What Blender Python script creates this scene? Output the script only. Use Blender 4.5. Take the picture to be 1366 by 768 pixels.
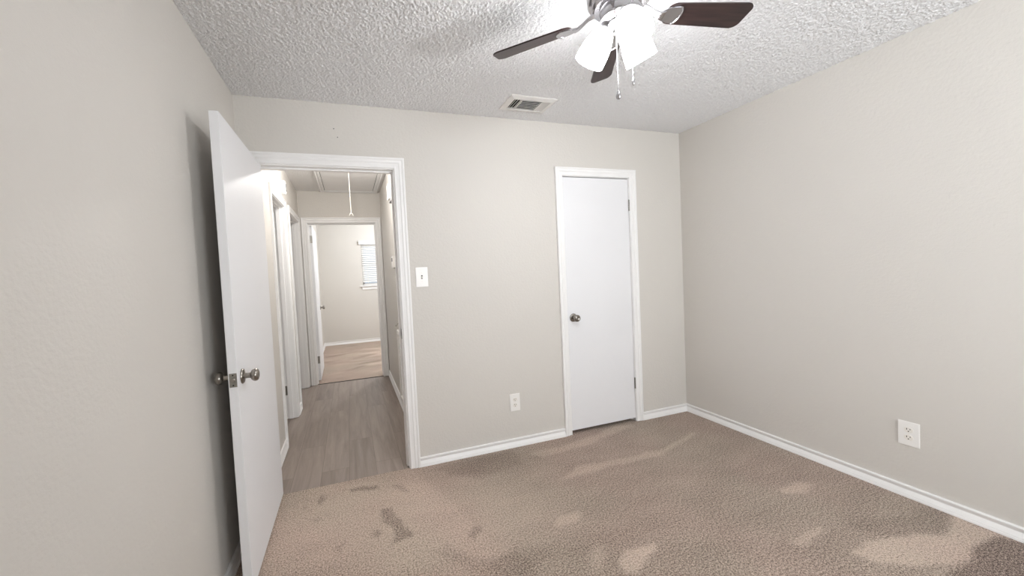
import bpy, bmesh, math, random
import numpy as np
from mathutils import Matrix, Vector

for _o in list(bpy.data.objects):
    bpy.data.objects.remove(_o, do_unlink=True)
SC = bpy.context.scene
COL = SC.collection
PI = math.pi

# ------------------------------------------------------------------ camera
CAM_F, CAM_CX, CAM_CY = 496.976, -54.598, -2.678          # pixels, 1366 x 768 frame
cam_data = bpy.data.cameras.new('camera')
cam_data.sensor_fit = 'HORIZONTAL'
cam_data.sensor_width = 36.0
cam_data.lens = CAM_F / 1366.0 * 36.0
cam_data.shift_x = -CAM_CX / 1366.0
cam_data.shift_y = CAM_CY / 1366.0
cam_data.clip_start = 0.02
cam = bpy.data.objects.new('camera', cam_data)
COL.objects.link(cam)
_m = Matrix(((0.949053, 0.058749, -0.309591, 0.0),
             (-0.311134, 0.019013, -0.950176, 0.0),
             (-0.049936, 0.998092, 0.036323, 1.3238),
             (0, 0, 0, 1)))
cam.matrix_world = _m
SC.camera = cam

# ------------------------------------------------------------------ light and exposure
BULB_W = 5.6            # each of the three fan bulbs
SHADE_E = 28.0           # glow of the lit glass shades
REAR_FILL_W = 104.0          # fill light through an added, unseen window behind the camera
SIDE_FILL_W = 66.0            # fill light through an added, unseen side window, left of the camera
HALL_W = 20.0
FAR_W = 85.0  # added unseen lamp that brightens the far bedroom
SKY_E = 0.6
SC.view_settings.view_transform = 'Standard'
SC.view_settings.look = 'None'
SC.view_settings.exposure = 0.27
SC.view_settings.gamma = 1.0
SC.view_settings.use_curve_mapping = False
SC.cycles.use_denoising = True
SC.cycles.max_bounces = 10
SC.cycles.diffuse_bounces = 6
SC.cycles.sample_clamp_indirect = 6.0
SC.cycles.caustics_reflective = False
SC.cycles.caustics_refractive = False
world = bpy.data.worlds.new('sky')
SC.world = world
world.use_nodes = True
_bg = world.node_tree.nodes['Background']
_bg.inputs[0].default_value = (0.80, 0.89, 1.0, 1)
_bg.inputs[1].default_value = SKY_E


def area_light(name, loc, rot, sx, sy, watt, col=(1, 1, 1)):
    d = bpy.data.lights.new(name, 'AREA')
    d.shape = 'RECTANGLE'
    d.size, d.size_y, d.energy, d.color = sx, sy, watt, col
    o = bpy.data.objects.new(name, d)
    COL.objects.link(o)
    o.location, o.rotation_euler = loc, rot
    return o


def point_light(name, loc, watt, radius, col=(1, 1, 1)):
    d = bpy.data.lights.new(name, 'POINT')
    d.energy, d.shadow_soft_size, d.color = watt, radius, col
    o = bpy.data.objects.new(name, d)
    COL.objects.link(o)
    o.location = loc
    return o


# main dimensions (metres); camera stands at the origin, looking along +y
H = 2.44                    # ceiling
D = 2.541                   # wall with the two doors
LX, RX, BY = -0.589, 2.794, -1.60
HL, HR, HF = -0.555, 0.445, 5.07      # hallway left wall, right wall, end wall
WT = 0.115
FB, FRX = 7.95, 2.70        # far bedroom: end wall, right wall

# fill light through two added unseen bedroom windows, and daylight at the far window
area_light('rear_fill_daylight', (1.90, BY - 0.45, 1.35), (PI / 2 + 0.36, 0, 0), 1.5, 1.25, REAR_FILL_W, (0.93, 0.97, 1.0))
area_light('side_fill_daylight', (LX - 0.45, -0.85, 1.40), (PI / 2 + 0.22, 0, -PI / 2), 1.1, 1.25, SIDE_FILL_W, (0.93, 0.97, 1.0))
area_light('far_window_daylight', (0.72, FB + 0.45, 1.62), (-PI / 2, 0, 0), 0.95, 0.95, 5.0, (0.95, 0.98, 1.0))

# ------------------------------------------------------------------ helpers


def lin(r, g, b):
    f = lambda c: (c / 255 / 12.92) if c / 255 <= 0.04045 else ((c / 255 + 0.055) / 1.055) ** 2.4
    return (f(r), f(g), f(b), 1.0)


def link(name, bm, mat, parent=None, smooth=False, recalc=True):
    if recalc:
        bmesh.ops.recalc_face_normals(bm, faces=bm.faces[:])
    me = bpy.data.meshes.new(name)
    bm.to_mesh(me)
    bm.free()
    me.materials.append(mat)
    if smooth:
        for p_ in me.polygons:
            p_.use_smooth = True
        try:
            me.set_sharp_from_angle(angle=math.radians(38))
        except Exception:
            pass
    o = bpy.data.objects.new(name, me)
    COL.objects.link(o)
    if parent is not None:
        o.parent = parent
    return o


def thing(name, label, cat, loc=(0, 0, 0), rot=(0, 0, 0), group=None, kind=None):
    o = bpy.data.objects.new(name, None)
    o.empty_display_size = 0.05
    COL.objects.link(o)
    o.location, o.rotation_euler = loc, rot
    if label:
        o['label'] = label
    if cat:
        o['category'] = cat
    if group:
        o['group'] = group
    if kind:
        o['kind'] = kind
    return o


def tag(o, label, cat, group=None):
    o['label'], o['category'] = label, cat
    if group:
        o['group'] = group
    return o


def struct(name, bm, mat, **k):
    o = link(name, bm, mat, **k)
    o['kind'] = 'structure'
    return o


def BM():
    return bmesh.new()


def box(bm, x0, x1, y0, y1, z0, z1, bevel=0.0, seg=2, M=None):
    v = [bm.verts.new(c) for c in ((x0, y0, z0), (x1, y0, z0), (x1, y1, z0), (x0, y1, z0),
                                   (x0, y0, z1), (x1, y0, z1), (x1, y1, z1), (x0, y1, z1))]
    fs = [bm.faces.new([v[i] for i in q]) for q in ((0, 3, 2, 1), (4, 5, 6, 7), (0, 1, 5, 4), (1, 2, 6, 5), (2, 3, 7, 6), (3, 0, 4, 7))]
    if bevel > 0:
        es = list({e for f in fs for e in f.edges})
        r = bmesh.ops.bevel(bm, geom=es, offset=bevel, segments=seg, affect='EDGES', profile=0.5)
        v = list({w for f in r['faces'] for w in f.verts} | {w for w in v if w.is_valid})
    if M is not None:
        bmesh.ops.transform(bm, matrix=M, verts=v)
    return v


def lathe(bm, prof, n=32, M=None, cap=True):
    """prof: list of (radius, z); revolved about z."""
    rings = []
    allv = []
    for r, z in prof:
        if r < 1e-6:
            ring = [bm.verts.new((0, 0, z))]
        else:
            ring = [bm.verts.new((r * math.cos(2 * PI * i / n), r * math.sin(2 * PI * i / n), z)) for i in range(n)]
        rings.append(ring)
        allv += ring
    for a, b in zip(rings[:-1], rings[1:]):
        for i in range(n):
            j = (i + 1) % n
            q = [a[i % len(a)], a[j % len(a)], b[j % len(b)], b[i % len(b)]]
            u = []
            for w in q:
                if w not in u:
                    u.append(w)
            if len(u) >= 3:
                bm.faces.new(u)
    if cap:
        for ring in (rings[0], rings[-1]):
            if len(ring) > 2:
                bm.faces.new(ring)
    if M is not None:
        bmesh.ops.transform(bm, matrix=M, verts=allv)
    return allv


def tube(bm, pts, rad, n=10, cap=True):
    """round tube through points; rad is a number or list."""
    pts = [Vector(p_) for p_ in pts]
    rads = rad if isinstance(rad, (list, tuple)) else [rad] * len(pts)
    rings = []
    up = Vector((0, 0, 1))
    for i, p_ in enumerate(pts):
        t = (pts[min(i + 1, len(pts) - 1)] - pts[max(i - 1, 0)]).normalized()
        ref = up if abs(t.dot(up)) < 0.95 else Vector((1, 0, 0))
        a = t.cross(ref).normalized()
        b = t.cross(a).normalized()
        rings.append([bm.verts.new(p_ + (a * math.cos(2 * PI * k / n) + b * math.sin(2 * PI * k / n)) * rads[i]) for k in range(n)])
    for r0, r1 in zip(rings[:-1], rings[1:]):
        for k in range(n):
            bm.faces.new((r0[k], r0[(k + 1) % n], r1[(k + 1) % n], r1[k]))
    if cap:
        bm.faces.new(rings[0])
        bm.faces.new(rings[-1])


def prism(bm, outline, z0, z1, M=None, bevel=0.0):
    a = [bm.verts.new((x, y, z0)) for x, y in outline]
    b = [bm.verts.new((x, y, z1)) for x, y in outline]
    n = len(outline)
    fs = [bm.faces.new(a[::-1]), bm.faces.new(b)]
    for i in range(n):
        fs.append(bm.faces.new((a[i], a[(i + 1) % n], b[(i + 1) % n], b[i])))
    vs = a + b
    if bevel:
        es = list(set(fs[0].edges) | set(fs[1].edges))
        r = bmesh.ops.bevel(bm, geom=es, offset=bevel, segments=2, affect='EDGES')
        vs = list({w for f in r['faces'] for w in f.verts} | {w for w in vs if w.is_valid})
    if M is not None:
        bmesh.ops.transform(bm, matrix=M, verts=vs)
    return vs


def axis_matrix(origin, zdir, xhint=(0, 0, 1)):
    z = Vector(zdir).normalized()
    x = Vector(xhint)
    x = (x - z * x.dot(z))
    if x.length < 1e-4:
        x = Vector((1, 0, 0)) - z * z.x
    x.normalize()
    y = z.cross(x)
    m = Matrix((x, y, z)).transposed().to_4x4()
    m.translation = Vector(origin)
    return m


def frame_map(kind, c):
    """local (u along wall, v up, t out of wall) -> world, for a wall plane."""
    return {'y-': lambda u, v, t: (u, c - t, v), 'y+': lambda u, v, t: (u, c + t, v),
            'x+': lambda u, v, t: (c + t, u, v), 'x-': lambda u, v, t: (c - t, u, v)}[kind]


CASING = [(0.0, 0.0), (0.0, 0.016), (0.002, 0.018), (0.012, 0.018), (0.015, 0.0145), (0.018, 0.0135), (0.024, 0.0135),
          (0.027, 0.0155), (0.034, 0.0155), (0.039, 0.0115), (0.056, 0.0105), (0.062, 0.012), (0.066, 0.0115), (0.07, 0.008), (0.07, 0.0)]


def casing(bm, u0, u1, vtop, fm, width=0.07, v0=0.0, wl=None, wr=None):
    """mitred door casing; u0,u1,vtop are the OUTER edges."""
    k = width / 0.07
    kl = (wl / 0.07) if wl else k
    kr = (wr / 0.07) if wr else k
    loops = [[], [], [], []]
    for w, t in CASING:
        loops[0].append(bm.verts.new(fm(u0 + w * kl, v0, t)))
        loops[1].append(bm.verts.new(fm(u0 + w * kl, vtop - w * k, t)))
        loops[2].append(bm.verts.new(fm(u1 - w * kr, vtop - w * k, t)))
        loops[3].append(bm.verts.new(fm(u1 - w * kr, v0, t)))
    n = len(CASING)
    for a, b in zip(loops[:-1], loops[1:]):
        for i in range(n):
            j = (i + 1) % n
            bm.faces.new((a[i], a[j], b[j], b[i]))
    bm.faces.new(loops[0])
    bm.faces.new(loops[3][::-1])


BASE = [(0.0, 0.0), (0.019, 0.0), (0.019, 0.007), (0.0175, 0.011), (0.0150, 0.0122), (0.0156, 0.0140), (0.0150, 0.0175), (0.0060, 0.0355),
        (0.0042, 0.0375), (0.0046, 0.0405), (0.0112, 0.0530), (0.0125, 0.0555), (0.0125, 0.0600), (0.0100, 0.0635), (0.0, 0.0640)]


def baseboard(bm, u0, u1, fm, m0=0, m1=0, hs=1.0):
    """profile run from u0 to u1; m0/m1 = +1/-1 mitre so that the end moves with thickness."""
    a = [bm.verts.new(fm(u0 + m0 * t, v * hs, t)) for t, v in BASE]
    b = [bm.verts.new(fm(u1 + m1 * t, v * hs, t)) for t, v in BASE]
    n = len(BASE)
    for i in range(n):
        j = (i + 1) % n
        bm.faces.new((a[i], a[j], b[j], b[i]))
    bm.faces.new(a[::-1])
    bm.faces.new(b)


# ------------------------------------------------------------------ materials


def mat_base(name):
    m = bpy.data.materials.new(name)
    m.use_nodes = True
    nt = m.node_tree
    return m, nt, nt.nodes['Principled BSDF']


def node(nt, t, **k):
    n = nt.nodes.new(t)
    for a, b in k.items():
        if a.startswith('i_'):
            n.inputs[a[2:].replace('_', ' ')].default_value = b
        else:
            setattr(n, a, b)
    return n


def plain(name, col, rough=0.5, metal=0.0, noise=0.03, scale=30.0, bump=0.0, bscale=200.0, spec=0.5):
    """a paint / metal / plastic with a little uneven tone and optional bump."""
    m, nt, b = mat_base(name)
    tc = node(nt, 'ShaderNodeTexCoord')
    nz = node(nt, 'ShaderNodeTexNoise', i_Scale=scale, i_Detail=4.0)
    nt.links.new(tc.outputs['Object'], nz.inputs['Vector'])
    rp = node(nt, 'ShaderNodeValToRGB')
    c = col
    rp.color_ramp.elements[0].color = tuple(max(0, x * (1 - noise)) for x in c[:3]) + (1,)
    rp.color_ramp.elements[1].color = tuple(min(1, x * (1 + noise)) for x in c[:3]) + (1,)
    rp.color_ramp.elements[0].position, rp.color_ramp.elements[1].position = 0.3, 0.7
    nt.links.new(nz.outputs['Fac'], rp.inputs[0])
    nt.links.new(rp.outputs[0], b.inputs['Base Color'])
    b.inputs['Roughness'].default_value = rough
    b.inputs['Metallic'].default_value = metal
    b.inputs['Specular IOR Level'].default_value = spec
    if bump > 0:
        n2 = node(nt, 'ShaderNodeTexNoise', i_Scale=bscale, i_Detail=3.0)
        nt.links.new(tc.outputs['Object'], n2.inputs['Vector'])
        bp = node(nt, 'ShaderNodeBump', i_Strength=1.0, i_Distance=bump)
        nt.links.new(n2.outputs['Fac'], bp.inputs['Height'])
        nt.links.new(bp.outputs[0], b.inputs['Normal'])
    return m


WALL_C = lin(209, 205, 199)
M_wall = plain('wall_paint', WALL_C, 0.62, 0, 0.012, 1.3, 0.0012, 75.0, 0.35)
M_trim = plain('trim_white_paint', lin(238, 237, 236), 0.38, 0, 0.01, 4.0, 0.0003, 60.0)
M_door = plain('door_white_paint', lin(230, 230, 232), 0.5, 0, 0.012, 2.0, 0.0006, 30.0)
M_plastic = plain('white_plastic', lin(240, 238, 235), 0.3, 0, 0.01, 10)
M_plastic2 = plain('warm_white_plastic', lin(236, 232, 225), 0.35, 0, 0.01, 10)
M_dark = plain('dark_slot', lin(40, 36, 34), 0.7, 0, 0.05, 20)
M_black = plain('black_gap', lin(14, 13, 12), 0.9, 0, 0.05, 20)
M_nickel = plain('satin_nickel', lin(150, 145, 138), 0.28, 1.0, 0.05, 60)
M_steel = plain('dull_steel', lin(150, 148, 142), 0.4, 1.0, 0.12, 80)
M_chrome = plain('brushed_nickel_bright', lin(196, 195, 198), 0.2, 1.0, 0.03, 40)
M_cord = plain('white_cord', lin(238, 234, 226), 0.7, 0, 0.04, 90)
M_vent = plain('vent_white_metal', lin(225, 223, 220), 0.4, 0, 0.02, 20)
M_grey = plain('grey_mesh', lin(95, 95, 96), 0.6, 0, 0.3, 400)


def make_popcorn(name, col, amp, sc):
    m, nt, b = mat_base(name)
    tc = node(nt, 'ShaderNodeTexCoord')
    n1 = node(nt, 'ShaderNodeTexNoise', i_Scale=sc, i_Detail=3.0, i_Roughness=0.6)
    v1 = node(nt, 'ShaderNodeTexVoronoi', i_Scale=sc * 1.25)
    for n_ in (n1, v1):
        nt.links.new(tc.outputs['Object'], n_.inputs['Vector'])
    inv = node(nt, 'ShaderNodeMath', operation='MULTIPLY_ADD')
    inv.inputs[1].default_value, inv.inputs[2].default_value = -0.9, 0.55
    nt.links.new(v1.outputs['Distance'], inv.inputs[0])
    ad = node(nt, 'ShaderNodeMath', operation='ADD')
    nt.links.new(inv.outputs[0], ad.inputs[0])
    nt.links.new(n1.outputs['Fac'], ad.inputs[1])
    ad2 = node(nt, 'ShaderNodeMath', operation='ADD')
    nt.links.new(ad.outputs[0], ad2.inputs[0])
    ad2.inputs[1].default_value = 0.0
    bp = node(nt, 'ShaderNodeBump', i_Strength=1.0, i_Distance=amp)
    nt.links.new(ad2.outputs[0], bp.inputs['Height'])
    nt.links.new(bp.outputs[0], b.inputs['Normal'])
    b.inputs['Base Color'].default_value = col
    b.inputs['Roughness'].default_value = 0.95
    b.inputs['Specular IOR Level'].default_value = 0.1
    return m


M_ceil = make_popcorn('popcorn_ceiling', lin(247, 247, 248), 0.003, 260.0)
M_hceil = make_popcorn('textured_hall_ceiling', lin(238, 237, 236), 0.005, 60.0)


def make_carpet(name, dark, light, streak=None):
    m, nt, b = mat_base(name)
    tc = node(nt, 'ShaderNodeTexCoord')
    at = node(nt, 'ShaderNodeAttribute', attribute_name='nap')
    big = node(nt, 'ShaderNodeTexNoise', i_Scale=3.2, i_Detail=3.0)
    mp = node(nt, 'ShaderNodeMapping')
    mp.inputs['Rotation'].default_value = (0, 0, math.radians(-35))
    mp.inputs['Scale'].default_value = (1.0, 2.2, 1.0)
    nt.links.new(tc.outputs['Object'], mp.inputs[0])
    nt.links.new(mp.outputs[0], big.inputs['Vector'])
    sp = node(nt, 'ShaderNodeTexNoise', i_Scale=118.0, i_Detail=3.0, i_Roughness=0.75)
    nt.links.new(tc.outputs['Object'], sp.inputs['Vector'])
    s2 = node(nt, 'ShaderNodeTexNoise', i_Scale=290.0, i_Detail=2.0, i_Roughness=0.7)
    nt.links.new(tc.outputs['Object'], s2.inputs['Vector'])
    # nap + broad noise + speckle -> ramp
    a1 = node(nt, 'ShaderNodeMath', operation='MULTIPLY_ADD')
    a1.inputs[1].default_value, a1.inputs[2].default_value = 0.52, 0.36
    nt.links.new(at.outputs['Fac'], a1.inputs[0])
    a2 = node(nt, 'ShaderNodeMath', operation='MULTIPLY_ADD')
    a2.inputs[1].default_value = 0.24
    nt.links.new(big.outputs['Fac'], a2.inputs[0])
    nt.links.new(a1.outputs[0], a2.inputs[2])
    a3 = node(nt, 'ShaderNodeMath', operation='MULTIPLY_ADD')
    a3.inputs[1].default_value = 5.6
    av = node(nt, 'ShaderNodeMath', operation='MULTIPLY_ADD')
    av.inputs[1].default_value = 0.55
    nt.links.new(s2.outputs['Fac'], av.inputs[0])
    sc1 = node(nt, 'ShaderNodeMath', operation='MULTIPLY')
    sc1.inputs[1].default_value = 0.45
    nt.links.new(sp.outputs['Fac'], sc1.inputs[0])
    nt.links.new(sc1.outputs[0], av.inputs[2])
    nt.links.new(av.outputs[0], a3.inputs[0])
    a4 = node(nt, 'ShaderNodeMath', operation='SUBTRACT')
    a4.inputs[1].default_value = 2.80
    nt.links.new(a2.outputs[0], a3.inputs[2])
    nt.links.new(a3.outputs[0], a4.inputs[0])
    rp = node(nt, 'ShaderNodeValToRGB')
    rp.color_ramp.elements[0].color, rp.color_ramp.elements[1].color = dark, light
    nt.links.new(a4.outputs[0], rp.inputs[0])
    # faint rosy / olive drift between yarns
    hu = node(nt, 'ShaderNodeTexNoise', i_Scale=1.6, i_Detail=1.0)
    nt.links.new(tc.outputs['Object'], hu.inputs['Vector'])
    mx = node(nt, 'ShaderNodeMixRGB', blend_type='MULTIPLY')
    mx.inputs[0].default_value = 1.0
    r2 = node(nt, 'ShaderNodeValToRGB')
    r2.color_ramp.elements[0].color, r2.color_ramp.elements[1].color = (1.02, 0.99, 0.99, 1), (0.985, 1.0, 0.985, 1)
    r2.color_ramp.elements[0].position, r2.color_ramp.elements[1].position = 0.4, 0.6
    nt.links.new(hu.outputs['Fac'], r2.inputs[0])
    nt.links.new(rp.outputs[0], mx.inputs[1])
    nt.links.new(r2.outputs[0], mx.inputs[2])
    nt.links.new(mx.outputs[0], b.inputs['Base Color'])
    b.inputs['Roughness'].default_value = 1.0
    b.inputs['Specular IOR Level'].default_value = 0.0
    b.inputs['Sheen Weight'].default_value = 0.15
    bp = node(nt, 'ShaderNodeBump', i_Strength=1.0, i_Distance=0.005)
    nt.links.new(sp.outputs['Fac'], bp.inputs['Height'])
    nt.links.new(bp.outputs[0], b.inputs['Normal'])
    return m


M_carpet = make_carpet('brown_cut_pile_carpet', lin(62, 46, 40), lin(216, 197, 181))


def make_planks():
    m, nt, b = mat_base('grey_wood_planks')
    tc = node(nt, 'ShaderNodeTexCoord')
    mp = node(nt, 'ShaderNodeMapping')
    mp.inputs['Rotation'].default_value = (0, 0, PI / 2)
    mp.inputs['Location'].default_value = (0.3, 0.075, 0)
    nt.links.new(tc.outputs['Object'], mp.inputs[0])
    br = node(nt, 'ShaderNodeTexBrick', offset=0.37, offset_frequency=2)
    br.inputs['Scale'].default_value = 1.0
    br.inputs['Mortar Size'].default_value = 0.0012
    br.inputs['Brick Width'].default_value = 1.22
    br.inputs['Row Height'].default_value = 0.18
    br.inputs['Color1'].default_value = (0.0, 0.0, 0.0, 1)
    br.inputs['Color2'].default_value = (1.0, 1.0, 1.0, 1)
    br.inputs['Mortar'].default_value = (0.1, 0.1, 0.1, 1)
    nt.links.new(mp.outputs[0], br.inputs['Vector'])
    m2 = node(nt, 'ShaderNodeMapping')
    m2.inputs['Scale'].default_value = (14.0, 1.1, 1.0)
    nt.links.new(tc.outputs['Object'], m2.inputs[0])
    off = node(nt, 'ShaderNodeVectorMath', operation='MULTIPLY_ADD')
    off.inputs[1].default_value = (7.0, 11.0, 3.0)
    nt.links.new(br.outputs['Color'], off.inputs[0])
    nt.links.new(m2.outputs[0], off.inputs[2])
    g = node(nt, 'ShaderNodeTexNoise', i_Scale=1.5, i_Detail=6.0, i_Roughness=0.62, i_Distortion=0.6)
    nt.links.new(off.outputs[0], g.inputs['Vector'])
    s = node(nt, 'ShaderNodeMath', operation='MULTIPLY_ADD')
    s.inputs[1].default_value = 0.16
    nt.links.new(br.outputs['Color'], s.inputs[0])
    nt.links.new(g.outputs['Fac'], s.inputs[2])
    rp = node(nt, 'ShaderNodeValToRGB')
    rp.color_ramp.elements[0].color, rp.color_ramp.elements[1].color = lin(118, 106, 98), lin(163, 149, 139)
    rp.color_ramp.elements[0].position, rp.color_ramp.elements[1].position = 0.32, 0.95
    nt.links.new(s.outputs[0], rp.inputs[0])
    mo = node(nt, 'ShaderNodeMixRGB', blend_type='MULTIPLY')
    mo.inputs[2].default_value = (0.62, 0.6, 0.59, 1)
    nt.links.new(br.outputs['Fac'], mo.inputs[0])
    nt.links.new(rp.outputs[0], mo.inputs[1])
    nt.links.new(mo.outputs[0], b.inputs['Base Color'])
    b.inputs['Roughness'].default_value = 0.42
    return m


M_planks = make_planks()


def make_blade_wood():
    m, nt, b = mat_base('dark_walnut_blade')
    tc = node(nt, 'ShaderNodeTexCoord')
    mp = node(nt, 'ShaderNodeMapping')
    mp.inputs['Scale'].default_value = (3.0, 40.0, 40.0)
    nt.links.new(tc.outputs['Object'], mp.inputs[0])
    g = node(nt, 'ShaderNodeTexNoise', i_Scale=2.0, i_Detail=5.0)
    nt.links.new(mp.outputs[0], g.inputs['Vector'])
    rp = node(nt, 'ShaderNodeValToRGB')
    rp.color_ramp.elements[0].color, rp.color_ramp.elements[1].color = lin(28, 18, 18), lin(54, 37, 35)
    rp.color_ramp.elements[0].position, rp.color_ramp.elements[1].position = 0.35, 0.7
    nt.links.new(g.outputs['Fac'], rp.inputs[0])
    nt.links.new(rp.outputs[0], b.inputs['Base Color'])
    b.inputs['Roughness'].default_value = 0.38
    return m


M_blade = make_blade_wood()


def make_glow(name, col, strength):
    m, nt, b = mat_base(name)
    b.inputs['Base Color'].default_value = (0.9, 0.9, 0.9, 1)
    b.inputs['Roughness'].default_value = 0.3
    b.inputs['Emission Color'].default_value = col
    b.inputs['Emission Strength'].default_value = strength
    return m


M_shade = make_glow('lit_frosted_glass', (0.965, 0.975, 1.0, 1), SHADE_E)
M_bulb = make_glow('lit_bulb', (1.0, 0.98, 0.95, 1), 14.0)
M_dome = make_glow('lit_dome_glass', (1.0, 0.98, 0.95, 1), 8.0)


def make_glass():
    m, nt, b = mat_base('window_glass')
    out = nt.nodes['Material Output']
    tr = node(nt, 'ShaderNodeBsdfTransparent')
    gl = node(nt, 'ShaderNodeBsdfGlossy', i_Roughness=0.02)
    fr = node(nt, 'ShaderNodeFresnel', i_IOR=1.45)
    mx = node(nt, 'ShaderNodeMixShader')
    nt.links.new(fr.outputs[0], mx.inputs[0])
    nt.links.new(tr.outputs[0], mx.inputs[1])
    nt.links.new(gl.outputs[0], mx.inputs[2])
    nt.links.new(mx.outputs[0], out.inputs['Surface'])
    return m


M_glass = make_glass()

# ------------------------------------------------------------------ setting: floors


def grid_floor(name, x0, x1, y0, y1, step, mat, nap):
    nx, ny = int((x1 - x0) / step) + 1, int((y1 - y0) / step) + 1
    xs, ys = np.linspace(x0, x1, nx), np.linspace(y0, y1, ny)
    X, Y = np.meshgrid(xs, ys)
    co = np.stack([X.ravel(), Y.ravel(), np.zeros(nx * ny)], 1)
    i = np.arange(nx * ny).reshape(ny, nx)
    q = np.stack([i[:-1, :-1], i[:-1, 1:], i[1:, 1:], i[1:, :-1]], -1).reshape(-1, 4)
    me = bpy.data.meshes.new(name)
    me.vertices.add(len(co))
    me.vertices.foreach_set('co', co.ravel())
    me.loops.add(q.size)
    me.loops.foreach_set('vertex_index', q.ravel())
    me.polygons.add(len(q))
    me.polygons.foreach_set('loop_start', np.arange(0, q.size, 4))
    me.update()
    me.validate()
    f = nap(X, Y)
    at = me.attributes.new('nap', 'FLOAT', 'POINT')
    at.data.foreach_set('value', f.ravel().astype(np.float32))
    me.materials.append(mat)
    o = bpy.data.objects.new(name, me)
    COL.objects.link(o)
    o['kind'] = 'structure'
    return o


def soft_poly(X, Y, poly, s, step):
    ins = np.zeros(X.shape, bool)
    n = len(poly)
    for k in range(n):
        (xa, ya), (xb, yb) = poly[k], poly[(k + 1) % n]
        if ya == yb:
            continue
        c = ((ya > Y) != (yb > Y)) & (X < (xb - xa) * (Y - ya) / (yb - ya) + xa)
        ins ^= c
    a = ins.astype(float)
    r = max(1, int(3 * s / step))
    kx = np.exp(-0.5 * (np.arange(-r, r + 1) * step / s) ** 2)
    kx /= kx.sum()
    a = np.apply_along_axis(lambda v: np.convolve(v, kx, 'same'), 0, a)
    a = np.apply_along_axis(lambda v: np.convolve(v, kx, 'same'), 1, a)
    return a


# brushed-up and laid-down patches of carpet pile (footprints, vacuum strokes): amount, softness, outline
NAP = [
    (0.46, 0.300, [(-0.62, 1.94), (-0.47, 2.53), (0.30, 2.49), (0.72, 2.22), (1.07, 1.94), (0.96, 1.72), (0.68, 1.58), (0.47, 1.51)]),  # broad left patch: raised pile, with brighter light painted in as well
    (0.35, 0.020, [(1.18, 2.02), (1.37, 2.11), (2.02, 2.07), (2.47, 2.19), (2.44, 2.15), (2.00, 2.02), (1.25, 2.02)]),
    (0.30, 0.025, [(1.15, 2.40), (1.50, 2.41), (2.08, 2.53), (2.14, 2.47), (1.67, 2.36), (1.20, 2.30)]),
    (0.40, 0.020, [(0.98, 1.72), (1.12, 1.71), (1.06, 1.65), (0.92, 1.65)]),
    (0.60, 0.012, [(1.06, 1.35), (1.14, 1.39), (1.31, 1.39), (1.29, 1.36), (1.12, 1.29), (1.05, 1.30)]),
    (0.30, 0.025, [(0.97, 1.44), (1.06, 1.48), (1.03, 1.39), (0.95, 1.35)]),
    (0.45, 0.020, [(2.26, 1.46), (2.40, 1.46), (2.49, 1.42), (2.38, 1.38), (2.24, 1.40)]),
    (0.45, 0.020, [(1.86, 1.17), (2.12, 1.18), (2.11, 1.15), (1.88, 1.13)]),
    (0.55, 0.020, [(2.04, 1.03), (2.33, 1.02), (2.56, 0.94), (2.77, 0.98), (2.78, 0.85), (2.46, 0.84), (2.32, 0.84), (2.09, 0.94)]),
    (0.35, 0.020, [(2.15, 0.84), (2.32, 0.84), (2.51, 0.84), (2.41, 0.82), (2.23, 0.81)]),
    (-0.45, 0.020, [(2.31, 0.83), (2.74, 0.85), (2.80, 0.73), (2.40, 0.63), (2.01, 0.78)]),
    (-0.18, 0.030, [(2.24, 1.14), (2.82, 1.03), (2.77, 0.98), (2.53, 0.95), (2.33, 1.02)]),
    (-0.55, 0.012, [(0.09, 2.15), (0.15, 2.16), (0.19, 2.01), (0.24, 1.87), (0.13, 1.85), (0.13, 1.97)]),
    (-0.45, 0.010, [(0.03, 1.97), (0.07, 2.00), (0.07, 1.93), (0.04, 1.92)]),
    (-0.55, 0.010, [(-0.10, 2.45), (0.10, 2.42), (0.09, 2.38), (-0.08, 2.40)]),
    (-0.45, 0.010, [(-0.26, 2.45), (-0.20, 2.41), (-0.23, 2.34)]),
    (-0.45, 0.010, [(-0.27, 2.22), (-0.23, 2.20), (-0.24, 2.17)]),
    (-0.40, 0.012, [(-0.34, 2.36), (-0.32, 2.37), (-0.30, 2.28)]),
    (-0.35, 0.012, [(0.17, 2.38), (0.24, 2.37), (0.28, 2.27), (0.25, 2.27)]),
    (-0.45, 0.012, [(0.49, 1.77), (0.55, 1.83), (0.56, 1.77), (0.51, 1.73)]),
    (-0.20, 0.022, [(0.28, 1.73), (0.40, 1.76), (0.44, 1.62), (0.53, 1.59), (0.67, 1.56), (0.72, 1.41), (0.47, 1.51), (0.36, 1.64)]),
    (-0.30, 0.020, [(-0.17, 1.92), (-0.12, 1.95), (-0.09, 1.96), (-0.11, 1.88)]),
    (-0.22, 0.040, [(0.43, 2.48), (1.05, 2.50), (1.08, 2.31), (0.72, 2.22)]),
    (-0.12, 0.030, [(0.48, 1.54), (0.70, 1.62), (0.84, 1.51), (0.65, 1.44)]),
]



def room_nap(X, Y):
    rs = np.random.RandomState(3)
    f = np.zeros(X.shape)
    wob = 0.025 * np.sin(X * 23 + 2 * np.sin(Y * 17)) + 0.02 * np.sin(Y * 31 + X * 11)
    for a, s, pl in NAP:
        f += a * soft_poly(X + wob * 0.35, Y + wob * 0.25, pl, max(0.007, s * 0.45), 0.0125)
    return f


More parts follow.
